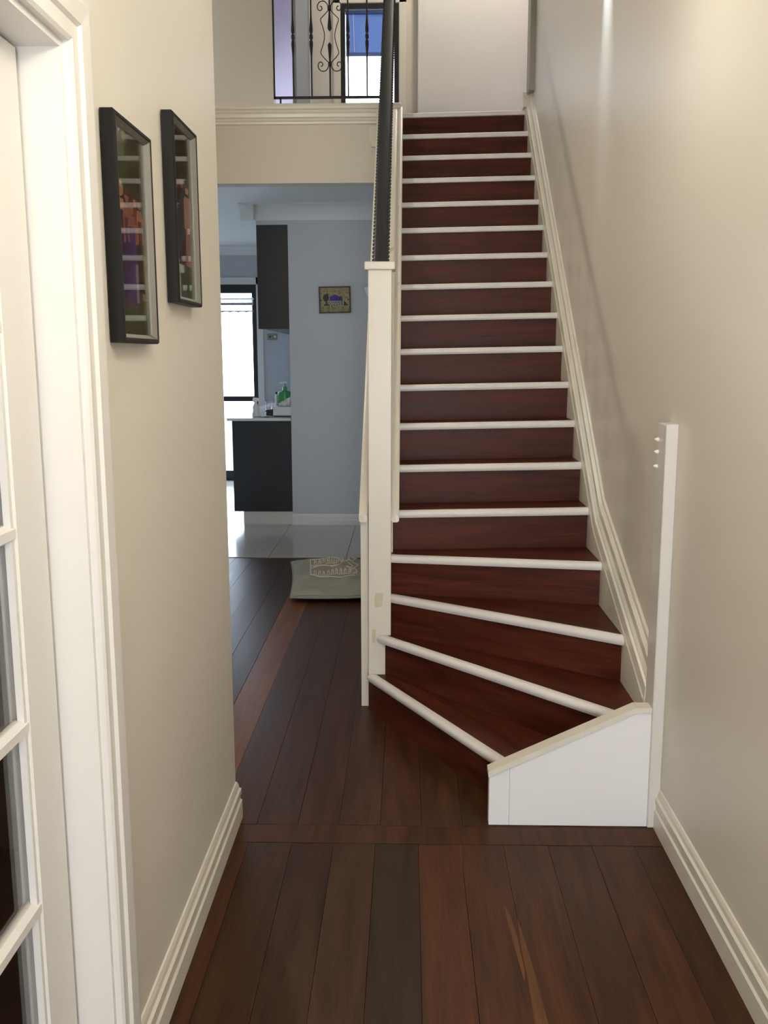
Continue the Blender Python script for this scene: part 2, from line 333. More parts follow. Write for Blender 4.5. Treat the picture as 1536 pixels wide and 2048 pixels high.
# baseboards
def skirt(side):
    return [(0, 0.0), (0.018, 0.0), (0.018, 0.062), (0.013, 0.068), (0.012, 0.080), (0.016, 0.086), (0.016, 0.104), (0.010, 0.110), (0.008, 0.122), (0.004, 0.132), (0, 0.134)]
sp = skirt(0)
struct('baseboard_right', prism_axis([(XR-a, b) for a, b in sp], 'Y', -3.33, 2.862), CREAMW, 'cream moulded skirting along the right wall')
def mitre_skirt(pts_sets, bm=None):
    return rings(pts_sets, bm)
Ye = 2.88
struct('baseboard_left', rings([[(XL+a, 1.70, b) for a, b in sp], [(XL+a, Ye+a, b) for a, b in sp], [(-1.70, Ye+a, b) for a, b in sp]]), CREAMW, 'cream moulded skirting along the left wall wrapping its end')
struct('baseboard_kitchen', prism_axis([(8.36-a, b*0.78) for a, b in sp], 'X', -1.05, 0.9), WHITE, 'white skirting under the kitchen picture wall')

# ------------------------------------------------------------------ left glazed double door
XJ = -0.635
d1 = structe('door_1', 'white glazed double door in the left wall with square panes', (XJ-0.02, 0.8, 0), 'door')
struct('trim_7', boxes((XL-0.11, XL+0.002, DY1-0.012, DY1+0.02, 0, DZ-0.012), (XL-0.11, XL+0.002, DY0-0.02, DY0+0.012, 0, DZ-0.012), (XL-0.11, XL+0.002, DY0-0.02, DY1+0.02, DZ-0.012, DZ+0.02)), WHITE, 'white door jamb lining of the left doorway')
# casing: moulded board swept round the opening
cpf = [(0.0, 0.0), (0.0, 0.014), (0.006, 0.018), (0.030, 0.018), (0.036, 0.024), (0.070, 0.026), (0.080, 0.022), (0.088, 0.022), (0.088, 0.0)]   # (outward, proud)
def casing_ring(yi, zi, sy, sz): return [(XL+p, yi+sy*o, zi+sz*o) for o, p in cpf]
struct('trim_8', rings([casing_ring(DY1, 0.0, 1, 0), casing_ring(DY1, DZ, 1, 1), casing_ring(DY0, DZ, -1, 1), casing_ring(DY0, 0.0, -1, 0)]), WHITE, 'white moulded architrave framing the left doorway')
LEAF_T = 0.036; bars = [0.255, 0.585, 0.918, 1.250, 1.580]; 
def leaf(y0, y1):
    st = 0.125; xa, xb = XJ-LEAF_T, XJ
    for a, b in ((y0, y0+st), (y1-st, y1)): obj('stile', box(xa, xb, a, b, 0.008, DZ-0.016, 0.003, 1), WHITE, d1)
    obj('rail', box(xa, xb, y0+st, y1-st, 0.008, 0.255, 0.003, 1), WHITE, d1); obj('rail', box(xa, xb, y0+st, y1-st, 1.915, DZ-0.016, 0.003, 1), WHITE, d1)
    ya, yb = y0+st, y1-st; ym = (ya+yb)/2
    zs = bars+[1.915]
    mp = lambda c, t=0.015: [(xa+0.002, c-0.006), (xa+0.013, c-t), (xb-0.013, c-t), (xb-0.001, c-0.008), (xb-0.001, c+0.008), (xb-0.013, c+t), (xa+0.013, c+t), (xa+0.002, c+0.006)]
    for z in bars[1:]: obj('muntin', prism_axis(mp(z), 'Y', ya, yb), WHITE, d1)
    bm = prism_axis([(p[0], p[1]-ym) for p in mp(ym, 0.013)], 'Z', 0.255, 1.915); 
    for v in bm.verts: v.co.y += ym
    obj('muntin', bm, WHITE, d1)
    # glazing beads round each pane and the panes themselves
    for z0, z1 in zip(zs[:-1], zs[1:]):
        for p0, p1 in ((ya, ym), (ym, yb)):
            obj('pane', box(XJ-0.020, XJ-0.016, p0+0.004, p1-0.004, z0+0.006, z1-0.006), GLASS, d1)
    bead = boxes((XJ-0.016, XJ-0.004, ya, ya+0.010, 0.255, 1.915), (XJ-0.016, XJ-0.004, yb-0.010, yb, 0.255, 1.915))
    obj('glazing_bead', bead, WHITE, d1)
leaf(0.800, DY1-0.025); leaf(DY0+0.016, 0.796)
# the unlit room behind the glazed door
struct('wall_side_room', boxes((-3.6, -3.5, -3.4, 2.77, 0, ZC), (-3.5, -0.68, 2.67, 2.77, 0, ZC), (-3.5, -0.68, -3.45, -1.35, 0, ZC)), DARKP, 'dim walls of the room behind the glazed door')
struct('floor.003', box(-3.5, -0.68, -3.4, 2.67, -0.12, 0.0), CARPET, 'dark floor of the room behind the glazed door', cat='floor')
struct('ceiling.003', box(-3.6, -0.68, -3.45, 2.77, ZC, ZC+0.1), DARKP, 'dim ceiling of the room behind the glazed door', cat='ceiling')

# front door behind the viewer
d4 = structe('door_2', 'glazed front door behind the viewer letting daylight in', (0.12, -3.4, 0), 'door')
obj('frame', boxes((-0.33, -0.27, -3.43, -3.37, 0, 2.08), (0.51, 0.57, -3.43, -3.37, 0, 2.08), (-0.27, 0.51, -3.43, -3.37, 2.0, 2.08), (-0.27, 0.51, -3.43, -3.37, 0, 0.25)), WHITE, d4)
obj('pane', box(-0.27, 0.51, -3.402, -3.398, 0.25, 2.0), GLASS, d4)

# ------------------------------------------------------------------ staircase
st = thing('staircase', 'dark red timber stairs with white nosings and three winding bottom steps', 'staircase', (0.35, 4.0, 0))
XS = 0.785; XN = -0.07     # wall string face, newel right face
NL = {1: ((-0.168, 3.836), (0.357, 2.901)), 2: ((-0.126, 3.836), (0.742, 2.901)), 3: ((XN, 3.846), (XS, 3.243)), 4: ((XN, 3.862), (XS, 3.664))}
for k in range(5, 18): NL[k] = ((XN, Y5+(k-5)*g), (XS, Y5+(k-5)*g))
NL[18] = ((XN, YT), (XS+0.02, YT))
def offl(k, d):
    (ax, ay), (bx, by) = NL[k]; L = math.hypot(bx-ax, by-ay); nx, ny = -(by-ay)/L, (bx-ax)/L
    a = (ax+nx*d, ay+ny*d); b = (bx+nx*d, by+ny*d)
    # slide ends back along the line so they stay at the same boundary
    dx, dy = (bx-ax)/L, (by-ay)/L
    if k in (3, 4) or k >= 5:
        if abs(dx) > 1e-6:
            a = (ax, a[1]+(ax-a[0])*dy/dx); b = (bx, b[1]+(bx-b[0])*dy/dx)
    elif k in (1, 2):
        b = (b[0]+(by-b[1])*dx/dy, by); a = (a[0]+(ay-a[1])*dx/dy, ay)
    return a, b
def apply_tilt(bm):
    for v in bm.verts: v.co.z += tz(v.co.x)*(1 if v.co.z > 0.6 else 0.4)
    return bm
def along(o, k):
    """turn a winder piece so its own X axis, and so its grain, runs along its nosing"""
    (ax, ay), (bx, by) = NL[k]; a = math.atan2(by-ay, bx-ax)
    if abs(a) > 0.02: o.data.transform(Matrix.Rotation(-a, 4, 'Z')); o.rotation_euler.z = a
    return o
NT = 0.030; ND = 0.030
for k in range(1, 19):
    z = k*r + (0.006 if k == 18 else 0)
    # nosing: rounded white strip along the front edge
    cs = [(0.004, -NT), (0.0, -NT+0.006), (-0.001, -0.012), (0.002, -0.004), (0.008, 0.0), (ND, 0.001), (ND, -NT)]
    if k < 4: cs = [(0.004, -NT-0.002), (-0.001, -NT+0.006), (-0.004, -0.016), (-0.001, -0.006), (0.006, -0.001), (0.016, 0.002), (ND, 0.001), (ND, -NT-0.002)]
    ra, rb = [], []
    for d, dz in cs:
        a, b = offl(k, d); ra.append((a[0], a[1], z+dz)); rb.append((b[0], b[1], z+dz))
    along(obj('nosing', apply_tilt(rings([ra, rb])), NOSE, st, True), k)
    # riser below the nosing
    a, b = offl(k, 0.024); c, d = offl(k, 0.044)
    if k == 1:
        sl = (b[1]-a[1])/(b[0]-a[0]); a = (-0.168, a[1]+sl*(-0.168-a[0])); c = (-0.160, c[1]+sl*(-0.160-c[0]))
    along(obj('riser', apply_tilt(prism_z([a, b, d, c], (k-1)*r-(0.005 if k > 1 else 0), z-NT)), STAIR, st), k)
    # tread behind the nosing
    if k < 18:
        a, b = offl(k, ND+0.0005); c, d = offl(k+1, 0.0235)
        poly = [a, b, d, c]
        if k == 1: poly = [a, b, (0.715, 2.901), d, c]
        if k == 2: poly = [a, b, (XS, 2.901), d, c]
        along(obj('tread', apply_tilt(prism_z(poly, z-0.028, z)), STAIR, st), k)
# wall string with stepped moulding along the right wall
path = [(6.64, nz(6.64)+0.01), (3.86, nz(3.86)+0.012), (2.949, 0.397)]
mpf = [(0.0, -0.34), (0.0, 0.004), (0.003, 0.012), (0.006, 0.052), (0.014, 0.058), (0.013, 0.068), (0.022, 0.082), (0.020, 0.092), (0.021, 0.118), (0.033, 0.130), (0.036, 0.142), (0.0445, 0.148), (0.0445, -0.34)]
rs = [[(XS+x, y, max(z+dz, 0.002)) for x, dz in mpf] for y, z in path]
obj('wall_string', rings(rs), CREAMW, st, False)
# scotia end block at the head of the wall string
obj('string_end', prism_axis([(6.56, ZL+0.02), (6.66, ZL+0.02), (6.66, ZL+0.10), (6.62, ZL+0.135), (6.585, ZL+0.12), (6.56, ZL+0.07)], 'X', XS-0.015, XR-0.0006), CREAMW, st)
# white closing board at the foot
bm = prism_axis([(0.272, 0.001), (0.3385, 0.001), (0.3385, 0.208), (0.272, 0.176)], 'Y', 2.8595, 2.898)
obj('foot_board_end', bm, PLINTHW, st)
bm = prism_axis([(0.3392, 0.001), (0.7915, 0.001), (0.7915, 0.402), (0.742, 0.402), (0.3392, 0.2083)], 'Y', 2.859, 2.898)
obj('foot_board', bm, PLINTHW, st)
cb = prism_axis([(0.268, 0.172), (0.742, 0.398), (0.790, 0.398), (0.790, 0.414), (0.738, 0.414), (0.268, 0.192)], 'Y', 2.850, 2.902)
obj('foot_board_capping', cb, CREAMW, st)
# newel post, a touch out of plumb
nb = box(-0.166, -0.070, 3.842, 3.936, 0.146, 1.878, 0.003, 2)
for v in nb.verts: v.co.x += 0.006*(v.co.z/1.878)
nw = obj('newel_post', nb, CREAMW, st)
bm = box(-0.174, -0.050, 3.826, 3.952, 1.876, 1.908, 0.005, 2); obj('newel_cap', bm, CREAMW, nw)
bm = prism_axis([(-0.136, 0.470), (-0.106, 0.474), (-0.100, 0.532), (-0.134, 0.535), (-0.140, 0.500)], 'Y', 3.8405, 3.8425); obj('filler_patch', bm, PATCHM, nw, label='bare rough patch on the post')
bm = prism_axis([(-0.150, 0.312), (-0.134, 0.312), (-0.134, 0.372), (-0.149, 0.372)], 'Y', 3.8405, 3.8425); obj('filler_patch', bm, PATCHM, nw)
# outer (closed) string: panel to the floor, sloped, under the capping
def capz(y): return 0.950+(y-3.968)*r/g
poly = [(3.906, 0.001), (6.60, 0.001), (6.60, capz(6.60)-0.03), (3.906, capz(3.906)-0.03)]
obj('outer_string', prism_axis(poly, 'X', -0.200, -0.168), CREAMW, st)
poly = [(3.936, 0.55), (4.2, 0.60), (6.60, capz(6.60)-0.50), (6.60, capz(6.60)-0.03), (3.936, capz(3.936)-0.03)]
obj('inner_string', prism_axis(poly, 'X', -0.085, -0.062), CREAMW, st)
poly = [(3.936, 0.0), (6.60, 0.0), (6.60, capz(6.60)-0.05), (3.936, capz(3.936)-0.05)]
# capping board over both strings, with rounded edges and a bull-nosed foot
def cap_piece(x0, x1, ya):
    rs = []
    for y, dz in ((ya, 0), (ya+0.004, 0.0), (6.548, 0)):
        t = 0.036; e = 0.008; s = 0.75 if y == ya else 1.0
        c = capz(y)-t/2
        rs.append([(x, y, c+zz*s) for x, zz in ((x0, -t/2+e), (x0+e, -t/2), (x1-e, -t/2), (x1, -t/2+e), (x1, t/2-e), (x1-e*0.5, t/2-e*0.3), (x1-e*1.4, t/2), (x0+e*1.4, t/2), (x0+e*0.5, t/2-e*0.3), (x0, t/2-e))])
    return rings(rs)
obj('string_capping', cap_piece(-0.205, -0.168, 3.872), CREAMW, st, True)
obj('string_capping', cap_piece(-0.068, -0.034, 3.872), CREAMW, st, True)
obj('string_capping', cap_piece(-0.168, -0.068, 3.938), CREAMW, st, True)

# half newel fixed to the right wall
hp = thing('half_newel_post', 'white half post fixed to the right wall beside the foot of the stairs', 'post', (0.81, 2.9, 0))
obj('post', box(0.792, XR, 2.850, 2.948, 0.0, 1.325, 0.003, 1), WHITE, hp)
for z in (1.272, 1.233, 1.187):
    bm = tube([(0.792, 2.935, z), (0.7895, 2.935, z), (0.782, 2.935, z+0.001), (0.780, 2.935, z)], [0.007, 0.007, 0.004, 0.002], 10)
    obj('screw', bm, WPLAST, hp, True)

# ------------------------------------------------------------------ iron stair balustrade (seen end-on)
XBAL = -0.112
def rz(y): return 1.925+(y-3.94)*r/g
bal = thing('stair_balustrade', 'black iron stair balustrade with scalloped flat handrail rising from the white newel', 'balustrade', (XBAL, 3.95, 0.95))
Y0, Y1 = 3.90, 6.585
rs = []
for y in (Y0, Y0+0.01, Y1): 
    z = rz(y); h = 0.026; wv = 0.029; s = 0.8 if y == Y0 else 1
    rs.append([(XBAL+x*s, y, z+q) for x, q in ((-wv, -h), (wv, -h), (wv+0.001, -0.010), (wv-0.006, -0.002), (0.0, 0.001), (-wv+0.006, -0.002), (-wv-0.001, -0.010))])
hr = obj('handrail', rings(rs), RAIL, bal, True)
bm = bmesh.new(); n = 128
for i in range(n):
    y = Y0+0.012+(Y1-Y0-0.02)*i/(n-1); z = rz(y)-0.013
    for s in (-1, 1):
        lathe([(0.0005, -0.0075), (0.0062, -0.0045), (0.0062, 0.0045), (0.0005, 0.0075)], (XBAL+s*0.0300, y, z), 6, bm)
e = obj('scalloped_edge', bm, RAIL, hr); e['kind'] = 'stuff'
def bulb_bar(x, y, z0, z1, zm, half=0.0055, bul=0.0125):
    """square-ish iron bar with a double swelling and collar at mid height"""
    L = 0.165
    pr = [(z0, half), (zm-L, half*0.95), (zm-L*0.75, half*1.05), (zm-0.075, bul*0.8), (zm-0.048, bul), (zm-0.030, bul*0.92), (zm-0.018, half*1.25), (zm-0.012, bul*0.95), (zm, bul), (zm+0.012, bul*0.95), (zm+0.018, half*1.25), (zm+0.030, bul*0.92), (zm+0.048, bul), (zm+0.075, bul*0.8), (zm+L*0.75, half*1.05), (zm+L, half*0.95), (z1, half)]
    return tube([(x, y, p[0]) for p in pr], [p[1] for p in pr], 8)
y = 4.02; i = 0
while y < 6.55:
    a, b = capz(y), rz(y)-0.026
    obj('baluster', bulb_bar(XBAL, y, a+0.06, b+0.003, (a+b)/2+0.02, 0.0055, 0.011), IRON, bal, True)
    y += 0.128
rs = [[(XBAL+x, y, capz(y)+0.055+q) for x, q in ((-0.008, 0), (0.008, 0), (0.008, 0.012), (-0.008, 0.012))] for y in (3.952, 6.53)]
obj('bottom_rail', rings(rs), IRON, bal)
for y in (4.05, 5.3, 6.45): obj('foot', box(XBAL-0.006, XBAL+0.006, y-0.006, y+0.006, capz(y)-0.004, capz(y)+0.06), IRON, bal)

# ------------------------------------------------------------------ iron landing railing with scroll panel
YR = 6.605
lr = thing('landing_railing', 'black wrought iron railing on the landing edge with central scroll baluster', 'railing', (-0.52, YR, ZL+0.052))
ZB = 3.252; ZTR = 4.09; ZM = 3.635
obj('bottom_rail', box(-0.905, -0.115, YR-0.006, YR+0.006, ZB-0.008, ZB+0.008), IRON, lr)
obj('top_rail', box(-0.905, -0.115, YR-0.025, YR+0.025, ZTR-0.012, ZTR+0.018, 0.004, 1), IRON, lr)
obj('end_post', box(-0.906, -0.894, YR-0.006, YR+0.006, ZB-0.008, ZTR), IRON, lr)
for x in (-0.770, -0.648, -0.402, -0.275, -0.150): obj('baluster', bulb_bar(x, YR, ZB, ZTR, ZM), IRON, lr, True)
for x in (-0.86, -0.16): obj('foot', box(x-0.006, x+0.006, YR-0.006, YR+0.006, ZL+0.050, ZB), IRON, lr)
XC = -0.524; q = 0.00076
def SP(px, py, s=1): return (XC+s*(px-634)*q, YR, 3.637-(py-338)*q)
sb = obj('scroll_baluster', tube([(XC, YR, ZTR), SP(634, 110), SP(634, 170), SP(634, 240), SP(634, 275), SP(634, 297)], [0.0055, 0.0055, 0.007, 0.0125, 0.0145, 0.003], 8), IRON, lr, True)
obj('lower_bar', tube([(XC, YR, ZB), SP(634, 565), SP(634, 520), SP(634, 440), SP(634, 408), SP(634, 388)], [0.0055, 0.0055, 0.007, 0.0125, 0.0145, 0.003], 8), IRON, sb, True)
for yy in (108, 566): obj('collar', lathe([(0.006, -0.013), (0.013, -0.012), (0.013, 0.012), (0.006, 0.013)], SP(634, yy), 10), IRON, sb)
def smooth_path(pts, n=4):
    P = [Vector(p) for p in pts]; out = []
    for i in range(len(P)-1):
        p0, p1, p2, p3 = P[max(i-1, 0)], P[i], P[i+1], P[min(i+2, len(P)-1)]
        for j in range(n):
            t = j/n; out.append(0.5*((2*p1)+(p2-p0)*t+(2*p0-5*p1+4*p2-p3)*t*t+(3*p1-p0-3*p2+p3)*t**3))
    return out+[P[-1]]
for s in (1, -1):
    side = [(628, 120), (600, 152), (562, 188), (556, 208), (572, 255), (587, 310), (587, 360), (573, 415), (555, 468), (566, 496), (608, 540), (630, 562)]
    obj('scroll', tube(smooth_path([SP(a, b, s) for a, b in side]), 0.0032, 6), IRON, sb, True)
    up = [(630, 112), (620, 85), (600, 58), (572, 50), (543, 62), (529, 92), (537, 120), (556, 127), (570, 112), (565, 95), (553, 92)]
    obj('scroll', tube(smooth_path([SP(a, b, s) for a, b in up]), 0.0034, 6), IRON, sb, True)
    obj('scroll', tube(smooth_path([SP(a, 676-b, s) for a, b in up]), 0.0034, 6), IRON, sb, True)

# ------------------------------------------------------------------ upper landing: window, blind, trims, door
wi = structe('window_1', 'dark framed landing window with a half lowered blue blind', (-0.32, 8.25, WZ0), 'window')
fw = 0.036
obj('frame', boxes((WX0, WX0+fw, 8.18, 8.26, WZ0, WZ1), (WX1-fw, WX1, 8.18, 8.26, WZ0, WZ1), (WX0+fw, WX1-fw, 8.18, 8.26, WZ1-fw, WZ1), (WX0+fw, WX1-fw, 8.18, 8.26, WZ0, WZ0+fw)), ALU, wi)
obj('pane', box(WX0+fw, WX1-fw, 8.235, 8.239, WZ0+fw, WZ1-fw), GLASS, wi)
obj('catch', boxes((-0.235, -0.19, 8.20, 8.23, 3.618, 3.626), (-0.235, -0.229, 8.20, 8.23, 3.62, 3.65)), ALU, wi)
bl = tag(bpy.data.objects.new('roller_blind', None), 'blue roller blind half lowered over the landing window', 'blind'); C.objects.link(bl); bl.location = (-0.32, 8.215, WZ1-0.04)
obj('blind_cloth', box(WX0+fw+0.004, WX1-fw-0.004, 8.214, 8.2155, 3.995, WZ1-0.05), BLIND, bl)
obj('hem_bar', box(WX0+fw+0.004, WX1-fw-0.004, 8.209, 8.2135, 3.990, 4.02), BLIND, bl)
obj('roller', tube([(WX0+fw+0.002, 8.212, WZ1-0.055), (WX1-fw-0.002, 8.212, WZ1-0.055)], 0.017, 12), BLIND, bl, True)
obj('pull_cord', tube([(-0.455, 8.205, WZ1-0.06), (-0.447, 8.203, 4.02)], 0.0025, 6), WPLAST, bl)
for n_, (a, b) in zip(('trim_9', 'trim_10'), ((-0.622, -0.559), (-0.078, -0.012))):
    struct(n_, box(a, b, YB-0.022, YB, ZL, 4.47, 0.005, 1), CREAMW, 'cream architrave %s of the landing window' % ('left' if n_ == 'trim_9' else 'right'))
struct('trim_11', box(-0.622, -0.012, YB-0.022, YB, 4.39, 4.47, 0.005, 1), CREAMW, 'cream architrave head above the landing window')
struct('trim_12', box(0.078, 0.100, YB-0.075, YB-0.055, ZL, ZTOP, 0.004, 1), WHITE, 'thin white corner bead beside the pale landing wall')
struct('trim_13', box(0.792, XR+0.01, 6.46, 6.604, ZL+0.10, ZTOP, 0.004, 1), GREYTRIM, 'grey upright trim ending the right wall at the landing')
d2 = structe('door_3', 'pale grey door standing open on the landing', (-0.86, 8.16, ZL), 'door')
obj('leaf', box(-0.925, -0.792, 8.13, 8.168, ZL+0.01, ZL+2.04, 0.003, 1), GREY, d2)
obj('edge_strip', box(-0.812, -0.790, 8.122, 8.132, ZL+0.01, ZL+2.04, 0.002, 1), WHITE, d2)
struct('trim_14', box(-0.962, -0.926, 8.17, YB+0.03, ZL, ZL+2.1), GREYTRIM, 'grey edged door jamb on the landing')

# ------------------------------------------------------------------ picture frames on the left wall
def paint(fn, nx, nyy):
    return [[fn((i+0.5)/nx, (j+0.5)/nyy) for i in range(nx)] for j in range(nyy)]
def lin(c): return tuple(((v/255+0.055)/1.055)**2.4 if v/255 > 0.04045 else v/255/12.92 for v in c)
def print_obj(name, grid, origin, du, dv, parent, m=None, dim=0.6):
    """flat printed sheet: one small quad per dab of colour (u along du, v up along dv)"""
    nyy = len(grid); nx = len(grid[0]); off = Vector((0, 0, 0)); p = parent
    while p is not None: off += p.location; p = p.parent
    O = Vector(origin)-off; du = Vector(du); dv = Vector(dv); vs = []; fs = []; cols = []
    for j in range(nyy+1):
        for i in range(nx+1): vs.append(O+du*(i/nx)+dv*(j/nyy))
    for j in range(nyy):
        for i in range(nx):
            a = j*(nx+1)+i; fs.append((a, a+1, a+nx+2, a+nx+1)); cols.append((*(q_*dim for q_ in lin(grid[j][i])), 1.0))
    me = bpy.data.meshes.new(name); me.from_pydata(vs, [], fs)
    at = me.color_attributes.new('print', 'FLOAT_COLOR', 'CORNER'); flat = []
    for c in cols: flat += list(c)*4
    at.data.foreach_set('color', flat); me.materials.append(m or PRINT)
    o = bpy.data.objects.new(name, me); C.objects.link(o); o.parent = parent; return o
def hsh(x, y, s=0): 
    v = math.sin(x*127.1+y*311.7+s*74.7)*43758.5453; return v-math.floor(v)
def vn(x, y, s=0):
    xi, yi = math.floor(x), math.floor(y); fx, fy = x-xi, y-yi; fx = fx*fx*(3-2*fx); fy = fy*fy*(3-2*fy)
    return (hsh(xi, yi, s)*(1-fx)+hsh(xi+1, yi, s)*fx)*(1-fy)+(hsh(xi, yi+1, s)*(1-fx)+hsh(xi+1, yi+1, s)*fx)*fy
def mixc(a, b, t): t = max(0, min(1, t)); return tuple(p*(1-t)+q_*t for p, q_ in zip(a, b))
def ell(u, v, cu, cv, ru, rv): return ((u-cu)/ru)**2+((v-cv)/rv)**2 < 1
def person(c, u, v, cu, foot, head, wid, skin, hair, top, bottom, waist=0.55, sleeveless=True):
    h = head-foot; t = (v-foot)/h
    if t < 0 or t > 1.02: return c
    d = abs(u-cu)/wid
    if t > 0.86:
        if ell(u, v, cu, foot+h*0.94, wid*0.42, h*0.055): return skin if v < foot+h*0.955 else hair
        if ell(u, v, cu, foot+h*0.95, wid*0.55, h*0.065): return hair
        return c
    if t > waist:
        k = 0.55+0.35*min(1, (0.86-t)/0.08)
        if d < k: return skin if (sleeveless and (t > 0.76 or d > 0.55)) else top
    else:
        k = 0.62+0.28*(waist-t)
        if d < k: return bottom
    return c
def photo_a(u, v):
    c = mixc((26, 34, 16), (60, 78, 30), vn(u*7, v*12, 1))
    s = vn(u*5, v*8, 2); 
    if v > 0.62: c = mixc(c, (188, 196, 140), (s-0.35)*2.2*max(0, 1-u*1.3)*(v-0.55)*3)
    if v < 0.42: c = mixc((70, 84, 40), (120, 128, 70), vn(u*9, v*14, 3))
    if v < 0.33 and u < 0.26: c = (150, 128, 92)
    if v < 0.18: c = mixc((38, 58, 22), (60, 84, 34), vn(u*20, v*30, 4))
    if v < 0.46 and v > 0.10 and u > 0.80: c = mixc(c, (150, 150, 70), 0.6)
    sk = (168, 112, 92)
    c = person(c, u, v, 0.66, 0.20, 0.715, 0.13, (188, 130, 100), (90, 50, 30), (150, 50, 34), (36, 28, 40), 0.5, False)
    c = person(c, u, v, 0.80, 0.22, 0.71, 0.12, (190, 130, 104), (90, 52, 34), (120, 60, 44), (40, 30, 34), 0.52)
    c = person(c, u, v, 0.22, 0.18, 0.74, 0.15, (206, 150, 110), (206, 186, 150), (60, 36, 90), (44, 30, 84), 0.52)
    c = person(c, u, v, 0.40, 0.16, 0.72, 0.15, sk, (110, 60, 36), (58, 40, 110), (50, 36, 108), 0.52)
    c = person(c, u, v, 0.54, 0.15, 0.67, 0.16, sk, (150, 84, 56), (72, 50, 140), (62, 44, 132), 0.6)
    if 0.60 < u < 0.68 and 0.16 < v < 0.36: c = (150, 140, 160)
    if 0.30 < u < 0.66 and 0.135 < v < 0.16: c = mixc(c, (150, 120, 100), 0.5*hsh(int(u*20), 1))
    return c
def photo_b(u, v):
    c = mixc((22, 26, 16), (46, 52, 28), vn(u*8, v*12, 5))
    if v > 0.80: c = mixc(c, (130, 140, 118), max(0, vn(u*6, v*9, 6)-0.5)*2)
    if v < 0.33: c = mixc((54, 84, 46), (104, 128, 80), vn(u*9, v*10, 7))
    if v < 0.20 and u < 0.36: c = (118, 138, 112)
    if 0.30 < u < 0.85 and v < 0.20: c = mixc((30, 66, 32), (52, 92, 44), vn(u*14, v*20, 8))
    if v < 0.40 and u > 0.75: c = mixc(c, (120, 136, 70), 0.6)
    c = person(c, u, v, 0.30, 0.22, 0.70, 0.20, (160, 96, 74), (40, 26, 22), (36, 36, 44), (38, 38, 50), 0.45, False)
    c = person(c, u, v, 0.50, 0.20, 0.72, 0.19, (170, 110, 84), (150, 110, 70), (36, 34, 50), (40, 40, 54), 0.5, False)
    c = person(c, u, v, 0.76, 0.20, 0.70, 0.20, (214, 160, 130), (150, 90, 60), (206, 160, 140), (190, 140, 124), 0.45)
    return c
def photo_frame(y0, y1, z0, z1, label, fn, grp):
    xb, xf = XL+0.003, XL+0.037; t = thing('picture_frame', label, 'picture frame', (xb, (y0+y1)/2, z0), grp)
    # frame section (outside edge -> in): deep black side, bevelled face, silver slip
    pf = [(0.0, 0.0), (0.0, 0.024), (0.004, 0.028), (0.009, 0.0275), (0.010, 0.025), (0.010, 0.0)]
    corners = [(y0, z0, 1, 1), (y1, z0, -1, 1), (y1, z1, -1, -1), (y0, z1, 1, -1)]
    for i in range(4):
        a, b = corners[i], corners[(i+1) % 4]
        rs = [[(xb+p, c[0]+c[2]*o, c[1]+c[3]*o) for o, p in pf] for c in (a, b)]
        obj('frame_side', rings(rs), BLACKF, t)
    pf2 = [(0.010, 0.010), (0.010, 0.0262), (0.0175, 0.0165), (0.018, 0.010)]
    rs = [[(xb+p, c[0]+c[2]*o, c[1]+c[3]*o) for o, p in pf2] for c in corners+[corners[0]]]
    obj('silver_slip', rings(rs, caps=False), SILVER, t)
    obj('backing', box(xb+0.001, xb+0.0115, y0+0.0101, y1-0.0101, z0+0.0101, z1-0.0101), BLACKF, t)
    i_ = 0.0178
    print_obj('photo_print', paint(fn, 60, 110), (xb+0.0125, y0+i_, z0+i_), (0, y1-y0-2*i_, 0), (0, 0, z1-z0-2*i_), t)
    obj('glass', box(xb+0.0135, xb+0.0155, y0+i_, y1-i_, z0+i_, z1-i_), GLASS, t)
photo_frame(1.785, 2.035, 1.560, 1.985, 'nearer black framed photo of a group with a purple dress', photo_a, 'framed family photos on the left wall')
photo_frame(2.232, 2.478, 1.660, 2.092, 'farther black framed photo of three standing people', photo_b, 'framed family photos on the left wall')

# unseen spot added to throw a narrow cool streak down the right wall
wsp = thing('added_streak_spot', 'small white spotlight added out of view to streak the right wall', 'wall lamp', (XR-0.062, 4.17, 3.46))
obj('can', lathe([(0.018, 0.0), (0.026, 0.0), (0.026, 0.085), (0.006, 0.095)], (XR-0.062, 4.17, 3.46), 16), WPLAST, wsp, True)
obj('bracket', box(XR-0.040, XR-0.0005, 4.155, 4.185, 3.48, 3.53, 0.002, 1), WPLAST, wsp)
sl_ = bpy.data.lights.new('added_streak_beam', 'SPOT'); sl_.energy = 70.0; sl_.color = (0.80, 0.90, 1.0); sl_.spot_size = math.radians(30); sl_.spot_blend = 1.0; sl_.shadow_soft_size = 0.012
so_ = bpy.data.objects.new('added_streak_beam', sl_); C.objects.link(so_); so_.location = (XR-0.062, 4.17, 3.455); so_.rotation_euler = (0, math.radians(-13.0), 0)

# ------------------------------------------------------------------ kitchen
gd = structe('door_4', 'black framed glazed sliding door at the far end of the kitchen', (-2.8, 11.45, 0), 'door')
yy0, yy1 = 11.42, 11.48
obj('frame', boxes((SX0, SX0+0.06, yy0, yy1, 0, SZ1), (SX1-0.06, SX1, yy0, yy1, 0, SZ1), (SX0+0.06, SX1-0.06, yy0, yy1, 2.285, SZ1), (SX0+0.06, SX1-0.06, yy0, yy1, 0, 0.125)), ALU, gd)
obj('mid_rail', box(SX0+0.06, SX1-0.06, yy0+0.01, yy1-0.01, 0.985, 1.045), ALU, gd)
obj('meeting_stile', box(-2.87, -2.80, yy0+0.005, yy1-0.005, 0.125, 2.285), ALU, gd)
for z0, z1 in ((0.125, 0.985), (1.045, 2.285)):
    for a, b in ((SX0+0.06, -2.87), (-2.80, SX1-0.06)): obj('pane', box(a, b, 11.448, 11.452, z0, z1), GLASS, gd)
